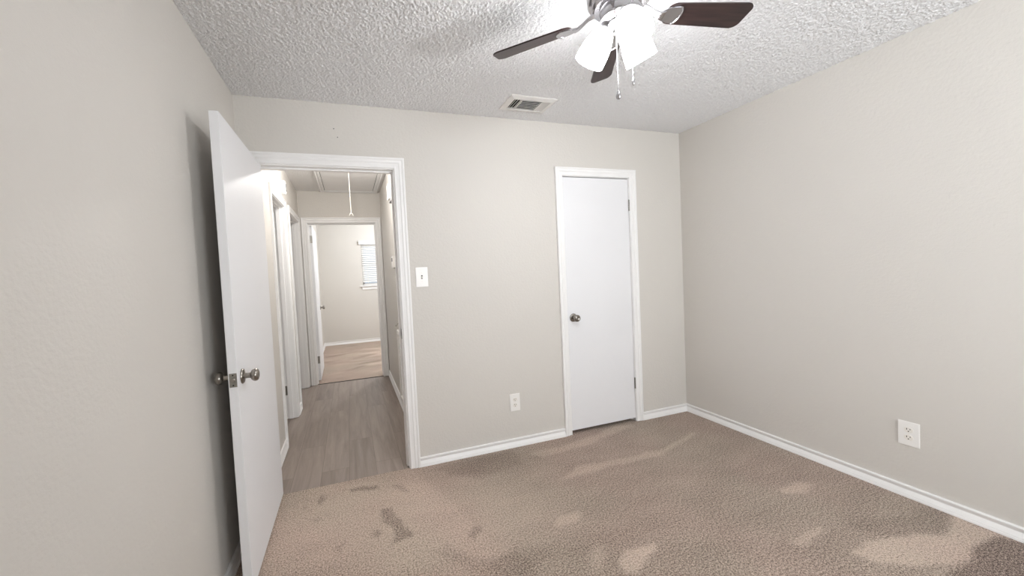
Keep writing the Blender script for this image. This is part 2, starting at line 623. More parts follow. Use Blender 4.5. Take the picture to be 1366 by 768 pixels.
def far_nap(X, Y):
    f = np.zeros(X.shape)
    rs = np.random.RandomState(8)
    for _ in range(46):
        cx, cy, a = rs.uniform(-0.5, 1.2), rs.uniform(5.2, 7.8), rs.uniform(-0.5, 0.6)
        th, L, w = rs.uniform(-0.4, 0.6), rs.uniform(0.1, 0.35), rs.uniform(0.03, 0.07)
        u = (X - cx) * math.cos(th) + (Y - cy) * math.sin(th)
        v = -(X - cx) * math.sin(th) + (Y - cy) * math.cos(th)
        f += a * np.exp(-(u / L) ** 2 - (v / w) ** 2)
    return f + 0.15


grid_floor('floor', LX, RX, BY, D + 0.008, 0.0125, M_carpet, room_nap)
grid_floor('floor_far_room', -0.54, FRX, HF + 0.022, FB, 0.03, M_carpet, far_nap)
b = BM()
box(b, HL - 0.75, HR + 0.02, D + 0.009, HF + 0.010, -0.05, -0.004)
struct('floor_hallway', b, M_planks)
b = BM()
box(b, LX - 0.75, FRX + 0.2, BY - 0.2, FB + 0.2, -0.12, -0.055)
struct('floor_slab', b, M_black)
b = BM()
box(b, 1.50, 2.40, D + 0.0085, D + 0.80, -0.05, 0.0)
struct('floor_closet', b, M_carpet)

# ------------------------------------------------------------------ setting: walls and ceilings
T = WT
b = BM()
for x0, x1, z0, z1 in ((LX - T, -0.514, 0, H), (-0.514, 0.335, 2.054, H), (0.335, 1.593, 0, H), (1.593, 2.256, 2.052, H), (2.256, RX + T, 0, H)):
    box(b, x0, x1, D, D + T, z0, z1)
struct('wall_back', b, M_wall)
b = BM()                                   # left wall, opened for an added fill window, out of view
SY0, SY1 = -1.35, -0.35
for y0, y1, z0, z1 in ((BY - T, SY0, 0, H), (SY1, D, 0, H), (SY0, SY1, 0, 0.88), (SY0, SY1, 2.12, H)):
    box(b, LX - T, LX, y0, y1, z0, z1)
struct('wall_left', b, M_wall)
b = BM()
box(b, RX, RX + T, BY - T, D, 0, H)
struct('wall_right', b, M_wall)
b = BM()                                   # wall behind the camera, opened for an added fill window
WX0, WX1, WZ0, WZ1 = 1.20, 2.60, 0.88, 2.12
for x0, x1, z0, z1 in ((LX, WX0, 0, H), (WX1, RX, 0, H), (WX0, WX1, 0, WZ0), (WX0, WX1, WZ1, H)):
    box(b, x0, x1, BY - T, BY, z0, z1)
struct('wall_rear', b, M_wall)
b = BM()
box(b, LX - T, RX + T, BY - T, D + T, H + 0.002, H + 0.1)
struct('ceiling_slab', b, M_ceil)


def popcorn_sheet(name, x0, x1, y0, y1, step, mat, flat):
    """the sprayed ceiling: thousands of small lumps hanging below z = H."""
    nx, ny = int((x1 - x0) / step) + 1, int((y1 - y0) / step) + 1
    rs = np.random.RandomState(11)
    hmap = np.zeros((ny, nx))
    n = int((x1 - x0) * (y1 - y0) / 0.0082 ** 2)
    cx, cy = rs.uniform(x0, x1, n), rs.uniform(y0, y1, n)
    rad, hgt = rs.uniform(0.0035, 0.0066, n), rs.uniform(0.0020, 0.0056, n)
    ix, iy = np.round((cx - x0) / step).astype(int), np.round((cy - y0) / step).astype(int)
    for dy in range(-3, 4):
        for dx in range(-3, 4):
            jx, jy = ix + dx, iy + dy
            ok = (jx >= 0) & (jx < nx) & (jy >= 0) & (jy < ny)
            d2 = ((x0 + jx * step - cx) ** 2 + (y0 + jy * step - cy) ** 2) / rad ** 2
            ok &= d2 < 1
            np.maximum.at(hmap, (jy[ok], jx[ok]), (hgt * np.sqrt(np.clip(1 - d2, 0, 1)))[ok])
    X, Y = np.meshgrid(np.linspace(x0, x1, nx), np.linspace(y0, y1, ny))
    for (a0, a1, b0, b1) in flat:
        hmap[(X > a0) & (X < a1) & (Y > b0) & (Y < b1)] = 0
    co = np.stack([X.ravel(), Y.ravel(), H - hmap.ravel()], 1)
    i = np.arange(nx * ny).reshape(ny, nx)
    q = np.stack([i[:-1, :-1], i[1:, :-1], i[1:, 1:], i[:-1, 1:]], -1).reshape(-1, 4)
    me = bpy.data.meshes.new(name)
    me.vertices.add(len(co))
    me.vertices.foreach_set('co', co.ravel())
    me.loops.add(q.size)
    me.loops.foreach_set('vertex_index', q.ravel())
    me.polygons.add(len(q))
    me.polygons.foreach_set('loop_start', np.arange(0, q.size, 4))
    me.polygons.foreach_set('use_smooth', np.ones(len(q), bool))
    me.update()
    me.validate()
    me.materials.append(mat)
    o = bpy.data.objects.new(name, me)
    COL.objects.link(o)
    o['kind'] = 'structure'
    return o


popcorn_sheet('ceiling', LX, RX, BY, D, 0.0034, M_ceil, [(1.05, 1.38, 2.185, 2.395), (0.955, 1.14, 1.11, 1.29)])

# hallway
b = BM()
HT = 0.105
for y0, y1, z0, z1 in ((D + T, 3.31, 0, H), (3.31, 3.97, 2.052, H), (3.97, 4.245, 0, H), (4.245, 5.01, 2.052, H), (5.01, HF, 0, H)):
    box(b, HL - HT, HL, y0, y1, z0, z1)
struct('wall_hallway_left', b, M_wall)
b = BM()
box(b, HR, HR + T, D + T, HF, 0, H)
struct('wall_hallway_right', b, M_wall)
b = BM()
for x0, x1, z0, z1 in ((HL - HT, -0.475, 0, H), (-0.475, 0.385, 2.052, H), (0.385, FRX + T, 0, H)):
    box(b, x0, x1, HF, HF + T, z0, z1)
struct('wall_hallway_end', b, M_wall)
b = BM()
box(b, HL - HT, HR + T, D + T, HF + T, H, H + 0.1)
struct('ceiling_hallway', b, M_hceil)

# small rooms behind the two left-hand hall doorways, and the closet
b = BM()
for y0, y1 in ((3.20, 4.08), (4.12, HF)):
    box(b, HL - 0.80, HL - 0.75, y0, y1, 0, H)
for y in (3.15, 4.08, HF):
    box(b, HL - 0.80, HL - HT, y, y + 0.04, 0, H)
box(b, HL - 0.80, HL - HT, 3.15, HF, H, H + 0.05)
struct('wall_side_rooms', b, M_wall)
b = BM()
box(b, 1.45, 1.50, D + T, D + 0.80, 0, H)
box(b, 2.40, 2.45, D + T, D + 0.80, 0, H)
box(b, 1.45, 2.45, D + 0.80, D + 0.85, 0, H)
box(b, 1.45, 2.45, D + T, D + 0.85, H, H + 0.05)
struct('wall_closet', b, M_wall)

# far bedroom
b = BM()
box(b, -0.54 - T, -0.54, HF + T, FB, 0, H)
struct('wall_far_room_left', b, M_wall)
b = BM()
box(b, FRX, FRX + T, HF + T, FB, 0, H)
struct('wall_far_room_right', b, M_wall)
b = BM()
FX0, FX1, FZ0, FZ1 = 0.265, 1.165, 1.165, 2.03
for x0, x1, z0, z1 in ((-0.54 - T, FX0, 0, H), (FX1, FRX + T, 0, H), (FX0, FX1, 0, FZ0), (FX0, FX1, FZ1, H)):
    box(b, x0, x1, FB, FB + T, z0, z1)
struct('wall_far_room_end', b, M_wall)
b = BM()
box(b, -0.54 - T, FRX + T, HF + T, FB + T, H, H + 0.1)
struct('ceiling_far_room', b, M_hceil)

# ------------------------------------------------------------------ doorway trims (casing + jamb as parts)


def jamb(bm, fm, u0, u1, vtop, t0, t1, th=0.02, stop=None):
    """door lining; u0,u1,vtop = clear opening; t runs into the wall (negative)."""
    def bx(a0, a1, v0, v1, c0, c1):
        p, q = fm(a0, v0, c0), fm(a1, v1, c1)
        lo = [min(p[i], q[i]) for i in range(3)]
        hi = [max(p[i], q[i]) for i in range(3)]
        box(bm, lo[0], hi[0], lo[1], hi[1], lo[2], hi[2])
    bx(u0 - th, u0, 0, vtop + th, t0, t1)
    bx(u1, u1 + th, 0, vtop + th, t0, t1)
    bx(u0, u1, vtop, vtop + th, t0, t1)
    if stop:
        s0, s1 = stop
        bx(u0, u0 + 0.011, 0, vtop - 0.011, s0, s1)
        bx(u1 - 0.011, u1, 0, vtop - 0.011, s0, s1)
        bx(u0, u1, vtop - 0.011, vtop, s0, s1)


def doorway(name, fm, u0, u1, vtop, reveal=0.005, width=0.068, stop=None, wl=None, wr=None, back=True, depth=T, headw=None):
    t = thing(name, None, None, kind='structure')
    bm = BM()
    wl2, wr2 = wl or width, wr or width
    casing(bm, u0 - reveal - wl2, u1 + reveal + wr2, vtop + reveal + (headw or width), fm, width=headw or width, wl=wl2, wr=wr2)
    link('casing', bm, M_trim, t)
    if back:
        bm = BM()
        fb = lambda u, v, s: fm(u, v, -depth - s)
        casing(bm, u0 - reveal - min(wl2, 0.055), u1 + reveal + min(wr2, 0.055), vtop + reveal + width, fb, width=width, wl=min(wl2, 0.055), wr=min(wr2, 0.055))
        link('casing', bm, M_trim, t)
    bm = BM()
    jamb(bm, fm, u0, u1, vtop, 0.0, -depth, stop=stop)
    link('jamb', bm, M_trim, t)
    return t


fm_back = frame_map('y-', D)
trim1 = doorway('trim_1', fm_back, -0.494, 0.319, 2.034, 0.006, 0.069, stop=(-0.040, -0.075))
b = BM()                                   # strike plate let into the right jamb
box(b, 0.3178, 0.3186, D + 0.006, D + 0.036, 0.895, 0.962)
link('strike_plate', b, M_steel, trim1)
b = BM()
box(b, 0.3174, 0.3179, D + 0.014, D + 0.026, 0.915, 0.942)
link('latch_hole', b, M_dark, trim1)

trim2 = doorway('trim_2', fm_back, 1.612, 2.2365, 2.034, 0.003, 0.064, stop=(-0.040, -0.075), back=False)

fm_end = frame_map('y-', HF)
trim3 = doorway('trim_3', fm_end, -0.455, 0.365, 2.034, 0.006, 0.066, stop=(-0.035, -0.075))
b = BM()
box(b, -0.452, 0.362, HF + 0.0105, HF + 0.0215, -0.02, 0.001, 0.001)
link('threshold_strip', b, M_dark, trim3)

fm_hl = frame_map('x+', HL)
trim4 = doorway('trim_4', fm_hl, 3.33, 3.95, 2.034, 0.006, 0.064, stop=(-0.035, -0.070), back=False, depth=HT)
b = BM()
box(b, HL - 0.100, HL - 0.074, 3.9490, 3.9499, 0.23, 0.32)
link('hinge_leaf', b, M_steel, trim4)
trim5 = doorway('trim_5', fm_hl, 4.265, 4.99, 2.034, 0.006, 0.060, stop=(-0.035, -0.070), back=False, depth=HT)

# ------------------------------------------------------------------ baseboards
b = BM()
baseboard(b, 0.319 + 0.006 + 0.069, 1.612 - 0.003 - 0.064, fm_back)
baseboard(b, 2.2365 + 0.003 + 0.064, RX, fm_back, 0, -1)
struct('baseboard_back', b, M_trim)
b = BM()
baseboard(b, BY, D, frame_map('x-', RX), 1, -1)
struct('baseboard_right', b, M_trim)
b = BM()
baseboard(b, BY, D, frame_map('x+', LX), 1, 0)
struct('baseboard_left', b, M_trim)
b = BM()
baseboard(b, LX, RX, frame_map('y+', BY), 1, -1)
struct('baseboard_rear', b, M_trim)
b = BM()
baseboard(b, D + T, 3.26, fm_hl, hs=1.15)
baseboard(b, 4.0205, 4.1985, fm_hl, hs=1.15)
struct('baseboard_hallway_left', b, M_trim)
b = BM()
baseboard(b, D + T, HF - 0.018, frame_map('x-', HR), hs=1.15)
struct('baseboard_hallway_right', b, M_trim)
b = BM()
baseboard(b, -0.54, FRX, frame_map('y-', FB), 1, -1)
struct('baseboard_far_room_end', b, M_trim)
b = BM()
baseboard(b, HF + T, FB, frame_map('x+', -0.54), 0, -1)
struct('baseboard_far_room_left', b, M_trim)

# ------------------------------------------------------------------ doors


def knob(parent, origin, axis, mat=M_nickel, s=1.0):
    """rosette and round knob; axis points away from the door face."""
    o = BM()
    lathe(o, [(0.0, 0.0), (0.0325 * s, 0.0), (0.0325 * s, 0.003), (0.030 * s, 0.0065), (0.021 * s, 0.0085), (0.015 * s, 0.0105), (0.0, 0.0105)], 32, axis_matrix(origin, axis))
    ro = link('rosette', o, mat, parent, True)
    o = BM()
    lathe(o, [(0.0, 0.009), (0.0125 * s, 0.009), (0.0115 * s, 0.026), (0.013 * s, 0.033), (0.020 * s, 0.0365), (0.0258 * s, 0.043), (0.0275 * s, 0.050),
              (0.0265 * s, 0.057), (0.022 * s, 0.0625), (0.015 * s, 0.0645), (0.0135 * s, 0.0635), (0.0, 0.063)], 32, axis_matrix(origin, axis))
    link('door_knob', o, mat, parent, True)


def hinge(parent, x, y, z, mat=M_steel, h=0.089, r=0.0055):
    o = BM()
    for k in range(5):
        lathe(o, [(0, 0), (r, 0), (r, h / 5 - 0.001), (0, h / 5 - 0.001)], 12, Matrix.Translation((x, y, z - h / 2 + k * h / 5)))
    lathe(o, [(0, 0), (r * 0.75, 0), (r * 0.9, 0.002), (0.0, 0.005)], 12, Matrix.Translation((x, y, z + h / 2)))
    return link('hinge', o, mat, parent, True)


# bedroom door, open into the room, close to the left wall
DX0, DX1, DY0, DY1 = -0.4990, -0.4640, 1.767, 2.530
d1 = thing('door_1', 'white flush bedroom door standing open along the left wall, its latch edge towards the camera', 'door', (DX1, DY1, 0), kind='structure')
b = BM()
box(b, DX0 - DX1, 0, DY0 - DY1, 0, 0.016, 2.029, 0.0012, 1)
link('door_slab', b, M_door, d1)
LZ = 0.926
b = BM()
box(b, -0.0310, -0.0030, DY0 - DY1 - 0.0010, DY0 - DY1 + 0.001, LZ - 0.029, LZ + 0.029, 0.0005, 1)
lp = link('latch_plate', b, M_steel, d1)
b = BM()
lathe(b, [(0, 0), (0.0085, 0), (0.0085, 0.004), (0.007, 0.0055), (0, 0.0055)], 20, axis_matrix((-0.0172, DY0 - DY1 - 0.0010, LZ), (0, -1, 0)))
link('latch_bolt', b, M_nickel, lp, True)
for dz in (-0.021, 0.021):
    b = BM()
    lathe(b, [(0, 0), (0.0032, 0), (0.0028, 0.0006), (0, 0.0008)], 12, axis_matrix((-0.0172, DY0 - DY1 - 0.0010, LZ + dz), (0, -1, 0)))
    link('screw', b, M_dark, lp)
knob(d1, (0, DY0 - DY1 + 0.066, LZ), (1, 0, 0))
knob(d1, (DX0 - DX1, DY0 - DY1 + 0.066, LZ), (-1, 0, 0))
for z in (0.30, 1.05, 1.83):
    hinge(d1, DX0 - DX1 + 0.001, 0.005, z)

# closet door, shut
d2 = thing('door_2', 'narrow white flush closet door, shut, with a round nickel knob', 'door', (1.6145, D, 0), kind='structure')
SW = 2.2345 - 1.6145
b = BM()
box(b, 0.001, SW - 0.001, 0.001, 0.036, 0.028, 2.0275, 0.0012, 1)
link('door_slab', b, M_door, d2)
knob(d2, (0.050, 0.001, 0.927), (0, -1, 0))
for z in (0.325, 1.812):
    hinge(d2, SW + 0.0005, -0.0045, z)

# far bedroom door, open past the hallway end
d3 = thing('door_3', 'white door at the hallway end, open into the far bedroom', 'door', (-0.453, HF + T + 0.004, 0), (0, 0, math.radians(91.0)), kind='structure')
b = BM()
box(b, 0.004, 0.808, -0.035, 0.0, 0.022, 2.027, 0.0012, 1)
link('door_slab', b, M_door, d3)
knob(d3, (0.742, -0.035, 0.915), (0, -1, 0))
knob(d3, (0.742, 0.0, 0.915), (0, 1, 0))
for z in (0.29, 1.85):
    b = BM()
    box(b, 0.0025, 0.0045, -0.0335, -0.001, z - 0.047, z + 0.047)
    hl_ = link('hinge', b, M_steel, d3)
    b = BM()
    lathe(b, [(0, 0), (0.006, 0), (0.006, 0.094), (0, 0.094)], 12, Matrix.Translation((0.001, 0.006, z - 0.047)))
    link('hinge_pin', b, M_steel, hl_, True)

# ------------------------------------------------------------------ windows
w1 = thing('window_1', 'small far bedroom window seen through both doorways', 'window', kind='structure')
b = BM()
for x0, x1, z0, z1 in ((FX0, FX0 + 0.04, FZ0, FZ1), (FX1 - 0.04, FX1, FZ0, FZ1), (FX0, FX1, FZ0, FZ0 + 0.04), (FX0, FX1, FZ1 - 0.04, FZ1), (FX0, FX1, 1.58, 1.615)):
    box(b, x0, x1, FB + 0.070, FB + 0.100, z0, z1)
link('window_frame', b, M_trim, w1)
b = BM()
box(b, FX0 + 0.02, FX1 - 0.02, FB + 0.083, FB + 0.087, FZ0 + 0.02, FZ1 - 0.02)
link('pane', b, M_glass, w1)
b = BM()
box(b, FX0 - 0.055, FX1 + 0.055, FB - 0.045, FB + 0.070, FZ0 - 0.022, FZ0, 0.004)
link('window_sill', b, M_trim, w1)
b = BM()
box(b, FX0 - 0.02, FX1 + 0.02, FB - 0.016, FB, FZ0 - 0.085, FZ0 - 0.022, 0.003)
link('apron', b, M_trim, w1)

w2 = thing('fill_window_2', None, None, kind='structure')  # unseen rear window, added to let fill light in
b = BM()
for x0, x1, z0, z1 in ((WX0, WX0 + 0.045, WZ0, WZ1), (WX1 - 0.045, WX1, WZ0, WZ1), (WX0, WX1, WZ0, WZ0 + 0.045), (WX0, WX1, WZ1 - 0.045, WZ1), (WX0, WX1, 1.48, 1.52)):
    box(b, x0, x1, BY - 0.10, BY - 0.06, z0, z1)
link('window_frame', b, M_trim, w2)
b = BM()
box(b, WX0 + 0.02, WX1 - 0.02, BY - 0.082, BY - 0.078, WZ0 + 0.02, WZ1 - 0.02)
link('pane', b, M_glass, w2)
b = BM()
box(b, WX0 - 0.04, WX1 + 0.04, BY - 0.06, BY + 0.04, WZ0 - 0.022, WZ0, 0.004)
link('window_sill', b, M_trim, w2)

w3 = thing('fill_window_3', None, None, kind='structure')  # unseen side window, added to brighten the right wall
b = BM()
for y0, y1, z0, z1 in ((SY0, SY0 + 0.045, WZ0, WZ1), (SY1 - 0.045, SY1, WZ0, WZ1), (SY0, SY1, WZ0, WZ0 + 0.045), (SY0, SY1, WZ1 - 0.045, WZ1), (SY0, SY1, 1.48, 1.52)):
    box(b, LX - 0.10, LX - 0.06, y0, y1, z0, z1)
link('window_frame', b, M_trim, w3)
b = BM()
box(b, LX - 0.082, LX - 0.078, SY0 + 0.02, SY1 - 0.02, WZ0 + 0.02, WZ1 - 0.02)
link('pane', b, M_glass, w3)
b = BM()
box(b, LX - 0.06, LX + 0.04, SY0 - 0.04, SY1 + 0.04, WZ0 - 0.022, WZ0, 0.004)
link('window_sill', b, M_trim, w3)

# blind in the far window
bl = thing('window_blind', 'white horizontal slat blind, lowered and half open, in the small far bedroom window', 'blind', (0, FB, 0))
b = BM()
box(b, FX0 - 0.045, FX1 + 0.045, -0.055, -0.001, FZ1 - 0.03, FZ1 + 0.045, 0.003)
link('valance', b, M_plastic, bl)
zz = FZ1 - 0.055
k = 0
while zz > FZ0 + 0.05:
    b = BM()
    Ms = Matrix.Translation((0, 0.020, zz)) @ Matrix.Rotation(math.radians(38), 4, 'X')
    box(b, FX0 + 0.006, FX1 - 0.006, -0.024, 0.024, -0.0014, 0.0014, 0, 1, Ms)
    link('slat', b, M_plastic, bl)
    zz -= 0.0425
b = BM()
box(b, FX0 + 0.006, FX1 - 0.006, -0.005, 0.045, FZ0 + 0.006, FZ0 + 0.024, 0.003)
link('bottom_rail', b, M_plastic, bl)
for x in (FX0 + 0.11, FX1 - 0.11):
    b = BM()
    tube(b, [(x, -0.006, FZ1 - 0.03), (x, -0.006, FZ0 + 0.02)], 0.0025, 6)
    link('ladder_cord', b, M_cord, bl)

# ------------------------------------------------------------------ ceiling fan
FCX, FCY = 1.047, 1.200
fan = thing('ceiling_fan', 'five blade ceiling fan with dark brown blades and three lit white glass shades', 'ceiling fan', (FCX, FCY, H))
# local z is measured from the ceiling (negative = below)
b = BM()
lathe(b, [(0, 0.004), (0.075, 0.004), (0.080, -0.010), (0.082, -0.030), (0.098, -0.040), (0.116, -0.052), (0.121, -0.070), (0.121, -0.098), (0.114, -0.110),
          (0.106, -0.114), (0.104, -0.122), (0.094, -0.131), (0.0, -0.131)], 48)
link('motor_housing', b, M_chrome, fan, True)
b = BM()
lathe(b, [(0, -0.129), (0.072, -0.129), (0.076, -0.136), (0.076, -0.168), (0.073, -0.176), (0.060, -0.182), (0.050, -0.186), (0.048, -0.194), (0.030, -0.200), (0.012, -0.204),
          (0.010, -0.216), (0.006, -0.220), (0.0, -0.221)], 48)
link('switch_housing', b, M_chrome, fan, True)

BZ = -0.148          # blade plane
PITCH = math.radians(14.5)
R1, R0 = 0.532, 0.185
BA0 = 60.5


def blade_outline():
    pts = []
    w0, w1 = 0.043, 0.0535
    def arc(cx, cy, r, a0, a1, n=7):
        return [(cx + r * math.cos(math.radians(a0 + (a1 - a0) * i / (n - 1))), cy + r * math.sin(math.radians(a0 + (a1 - a0) * i / (n - 1)))) for i in range(n)]
    pts += arc(R0 + 0.030, -w0 + 0.030, 0.030, 180, 270)
    pts += arc(R1 - 0.030, -w1 + 0.030, 0.030, 270, 345)
    pts += arc(R1 - 0.034, w1 - 0.030, 0.030, 15, 90)
    pts += arc(R0 + 0.030, w0 - 0.030, 0.030, 90, 180)
    return pts


def iron_pts():
    """arm from the motor rim, dropping and flaring into the blade plate"""
    return [(0.080, -0.124), (0.100, -0.127), (0.120, -0.133), (0.142, -0.147), (0.160, -0.156), (0.178, -0.157)]


for k in range(5):
    ang = math.radians(BA0 + 72 * k)
    Rz = Matrix.Rotation(ang, 4, 'Z')
    Rp = Rz @ Matrix.Translation((0, 0, BZ)) @ Matrix.Rotation(-PITCH, 4, 'X')
    b = BM()
    prism(b, blade_outline(), -0.003, 0.003, None, 0.0012)
    bo = link('blade', b, M_blade, fan)
    bo.matrix_local = Rp                     # texture runs along each blade
    b = BM()
    # curved arm
    prev = None
    for i, (r, z) in enumerate(iron_pts()):
        w = (0.016, 0.013, 0.010, 0.009, 0.012, 0.020)[i]
        ring = []
        for (dy, dz) in ((-w, -0.004), (w, -0.004), (w, 0.004), (-w, 0.004)):
            tw = -PITCH * min(1, i / 4)
            ring.append(b.verts.new(Rz @ Vector((r, dy * math.cos(tw) - dz * math.sin(tw), z + dy * math.sin(tw) + dz * math.cos(tw)))))
        if prev:
            for q in range(4):
                b.faces.new((prev[q], prev[(q + 1) % 4], ring[(q + 1) % 4], ring[q]))
        else:
            b.faces.new(ring)
        prev = ring
    b.faces.new(prev[::-1])
    # shield-shaped plate under the blade, with a thick curved outer rim
    ol = [(0.168, -0.014), (0.185, -0.027), (0.205, -0.034), (0.228, -0.036), (0.240, -0.024), (0.246, 0.0), (0.240, 0.024), (0.228, 0.036), (0.205, 0.034), (0.185, 0.027), (0.168, 0.014)]
    prism(b, ol, -0.0085, -0.0032, Rp, 0.0012)
    rim = [Rp @ Vector((0.226 + 0.020 * math.cos(t), 0.036 * math.sin(t), -0.0085)) for t in np.linspace(-1.5, 1.5, 13)]
    tube(b, rim, [0.001] + [0.0032] * 11 + [0.001], 8)
    bi = link('blade_iron', b, M_chrome, fan, True)
    bi.parent = bo
    bi.matrix_parent_inverse = Rp.inverted()

# light kit: arm, socket cup, shade, bulb three times round
AZ0, RN, ZN, TILT = 132.4, 0.050, -0.190, 0.578
for k in range(3):
    a = math.radians(AZ0 + 120 * k)
    rad = Vector((math.cos(a), math.sin(a), 0))
    neck = rad * RN + Vector((0, 0, ZN))
    ax = rad * math.sin(TILT) - Vector((0, 0, 1)) * math.cos(TILT)
    Ma = axis_matrix(neck, ax)
    b = BM()
    lathe(b, [(0, -0.026), (0.010, -0.026), (0.014, -0.020), (0.016, -0.012), (0.026, -0.008), (0.0290, 0.000), (0.0290, 0.014), (0.027, 0.016), (0.0, 0.016)], 28, Ma)
    tube(b, [rad * 0.040 + Vector((0, 0, -0.168)), neck - ax * 0.020, neck], 0.008, 10)
    fit = link('lamp_socket', b, M_chrome, fan, True)
    b = BM()
    outer = [(0.0255, 0.006), (0.032, 0.012), (0.041, 0.026), (0.049, 0.048), (0.0545, 0.072), (0.0575, 0.096), (0.0585, 0.118), (0.0590, 0.134)]
    inner = [(r - 0.003, z) for r, z in outer[::-1]]
    lathe(b, outer + inner, 40, Ma, cap=False)
    sh = link('lamp_shade', b, M_shade, fan, True)
    sh.parent = fit
    b = BM()
    lathe(b, [(0.0, 0.014), (0.013, 0.016), (0.013, 0.032), (0.020, 0.044), (0.027, 0.060), (0.029, 0.074), (0.026, 0.090), (0.016, 0.101), (0.0, 0.104)], 24, Ma)
    bb = link('light_bulb', b, M_bulb, fan, True)
    bb.parent = fit
    lp_ = point_light('bulb_light', (0, 0, 0), BULB_W, 0.020, (0.95, 0.97, 1.0))
    lp_.parent = fan
    lp_.location = neck + ax * 0.128

# pull chains
def chain(x, y, z0, z1, drop):
    b = BM()
    n = int((z0 - z1) / 0.0042)
    for i in range(n):
        bmesh.ops.create_icosphere(b, subdivisions=1, radius=0.0019, matrix=Matrix.Translation((x, y, z0 - (i + 0.5) * (z0 - z1) / n)))
    tube(b, [(x, y, z0), (x, y, z1)], 0.0008, 6)
    c = link('pull_chain', b, M_chrome, fan, True)
    b = BM()
    lathe(b, drop, 20, Matrix.Translation((x, y, z1)))
    f = link('chain_fob', b, M_chrome, fan, True)
    f.parent = c


_rv = Vector((0.949, -0.311, 0))
_fv = Vector((0.31, 0.95, 0))
c1 = _rv * -0.036 + _fv * -0.045
c2 = _rv * 0.042 + _fv * 0.0
chain(c1.x, c1.y, -0.176, -0.458, [(0, 0.004), (0.0028, 0.002), (0.0032, -0.004), (0.0075, -0.016), (0.0092, -0.026), (0.0085, -0.033), (0.005, -0.038), (0, -0.0395)])
chain(c2.x, c2.y, -0.180, -0.398, [(0, 0.003), (0.0025, 0.002), (0.0045, -0.006), (0.0050, -0.014), (0.0035, -0.026), (0.0, -0.030)])

# ------------------------------------------------------------------ ceiling vent
vt = thing('ceiling_vent', 'white metal air register with angled louvers set in the popcorn ceiling near the back wall', 'vent', (1.213, 2.290, H))
hw, hd, iw, id_ = 0.168, 0.108, 0.128, 0.066
b = BM()
prof = [(0.0, -0.001), (0.0, -0.006), (0.004, -0.009), (0.030, -0.016), (0.038, -0.016), (0.040, -0.013), (0.040, -0.001)]
loops = []
for w, z in prof:
    loops.append([b.verts.new((sx * (hw - w), sy * (hd - w), z)) for sx, sy in ((-1, -1), (1, -1), (1, 1), (-1, 1))])
for i in range(len(prof)):
    A, B = loops[i], loops[(i + 1) % len(prof)]
    for q in range(4):
        b.faces.new((A[q], A[(q + 1) % 4], B[(q + 1) % 4], B[q]))
link('frame', b, M_vent, vt)
b = BM()
box(b, -iw, iw, -id_ - 0.002, id_ + 0.002, -0.003, -0.0015)  # flat black sheet, painted as the shade inside the duct
link('duct_shade_sheet', b, M_black, vt)
for i in range(3):                      # end banks run across, tipped outwards
    for s in (-1, 1):
        b = BM()
        Mv = Matrix.Translation((s * (iw - 0.012 - i * 0.017), 0, -0.011)) @ Matrix.Rotation(s * math.radians(38), 4, 'Y')
        box(b, -0.0085, 0.0085, -id_, id_, -0.0006, 0.0006, 0, 1, Mv)
        link('louver', b, M_vent, vt)
for i in range(6):                      # middle bank runs lengthwise
    b = BM()
    Mv = Matrix.Translation((0, -id_ + 0.012 + i * 0.0216, -0.011)) @ Matrix.Rotation(math.radians(42), 4, 'X')
    box(b, -iw + 0.058, iw - 0.058, -0.0085, 0.0085, -0.0006, 0.0006, 0, 1, Mv)
    link('louver', b, M_vent, vt)
for s in (-1, 1):
    b = BM()
    box(b, s * (iw - 0.056) - 0.002, s * (iw - 0.056) + 0.002, -id_, id_, -0.017, -0.004)
    link('divider', b, M_vent, vt)

# ------------------------------------------------------------------ switches and outlets


def screw(parent, M):
    b = BM()
    lathe(b, [(0, 0), (0.0034, 0), (0.0030, 0.0009), (0, 0.0012)], 14, M)
    return link('screw', b, M_plastic2, parent)


def plate_bm(w=0.079, h=0.124):
    b = BM()
    prism(b, [(-w / 2, -h / 2), (w / 2, -h / 2), (w / 2, h / 2), (-w / 2, h / 2)], 0.0003, 0.006, None, 0.003)
    return b


def wall_root(name, label, cat, pos, zdir, group=None):
    """empty whose local x = along the wall, y = up, z = out of the wall"""
    r = thing(name, label, cat, group=group)
    z = Vector(zdir)
    y = Vector((0, 0, 1))
    x = y.cross(z)
    m = Matrix((x, y, z)).transposed().to_4x4()
    m.translation = Vector(pos)
    r.matrix_world = m
    return r


def make_outlet(label, pos, zdir):
    r = wall_root('wall_outlet', label, 'outlet', pos, zdir, 'duplex wall outlets')
    link('cover_plate', plate_bm(0.083, 0.131), M_plastic, r, True)
    for s in (-1, 1):
        b = BM()
        ol = []
        for i in range(28):
            t = 2 * PI * i / 28
            ol.append((max(-0.0168, min(0.0168, 0.0195 * math.cos(t))), 0.0145 * math.sin(t)))
        prism(b, ol, 0.004, 0.0078, Matrix.Translation((0, s * 0.0205, 0)), 0.0008)
        rc = link('receptacle', b, M_plastic2, r, True)
        b = BM()
        box(b, -0.0078, -0.0050, s * 0.0205 + 0.000, s * 0.0205 + 0.0090, 0.0070, 0.0081)
        box(b, 0.0052, 0.0076, s * 0.0205 + 0.001, s * 0.0205 + 0.0082, 0.0070, 0.0081)
        lathe(b, [(0, 0.007), (0.0028, 0.007), (0.0028, 0.0081), (0, 0.0081)], 12, Matrix.Translation((0, s * 0.0205 - 0.0070, 0)))
        link('slots', b, M_dark, rc)
    screw(r, Matrix.Translation((0, 0, 0.0058)))
    return r


make_outlet('white duplex outlet low on the back wall, just left of the closet door', (1.127, D, 0.336), (0, -1, 0))
make_outlet('white duplex outlet low on the right wall, alone above the long baseboard', (RX, 1.149, 0.347), (-1, 0, 0))

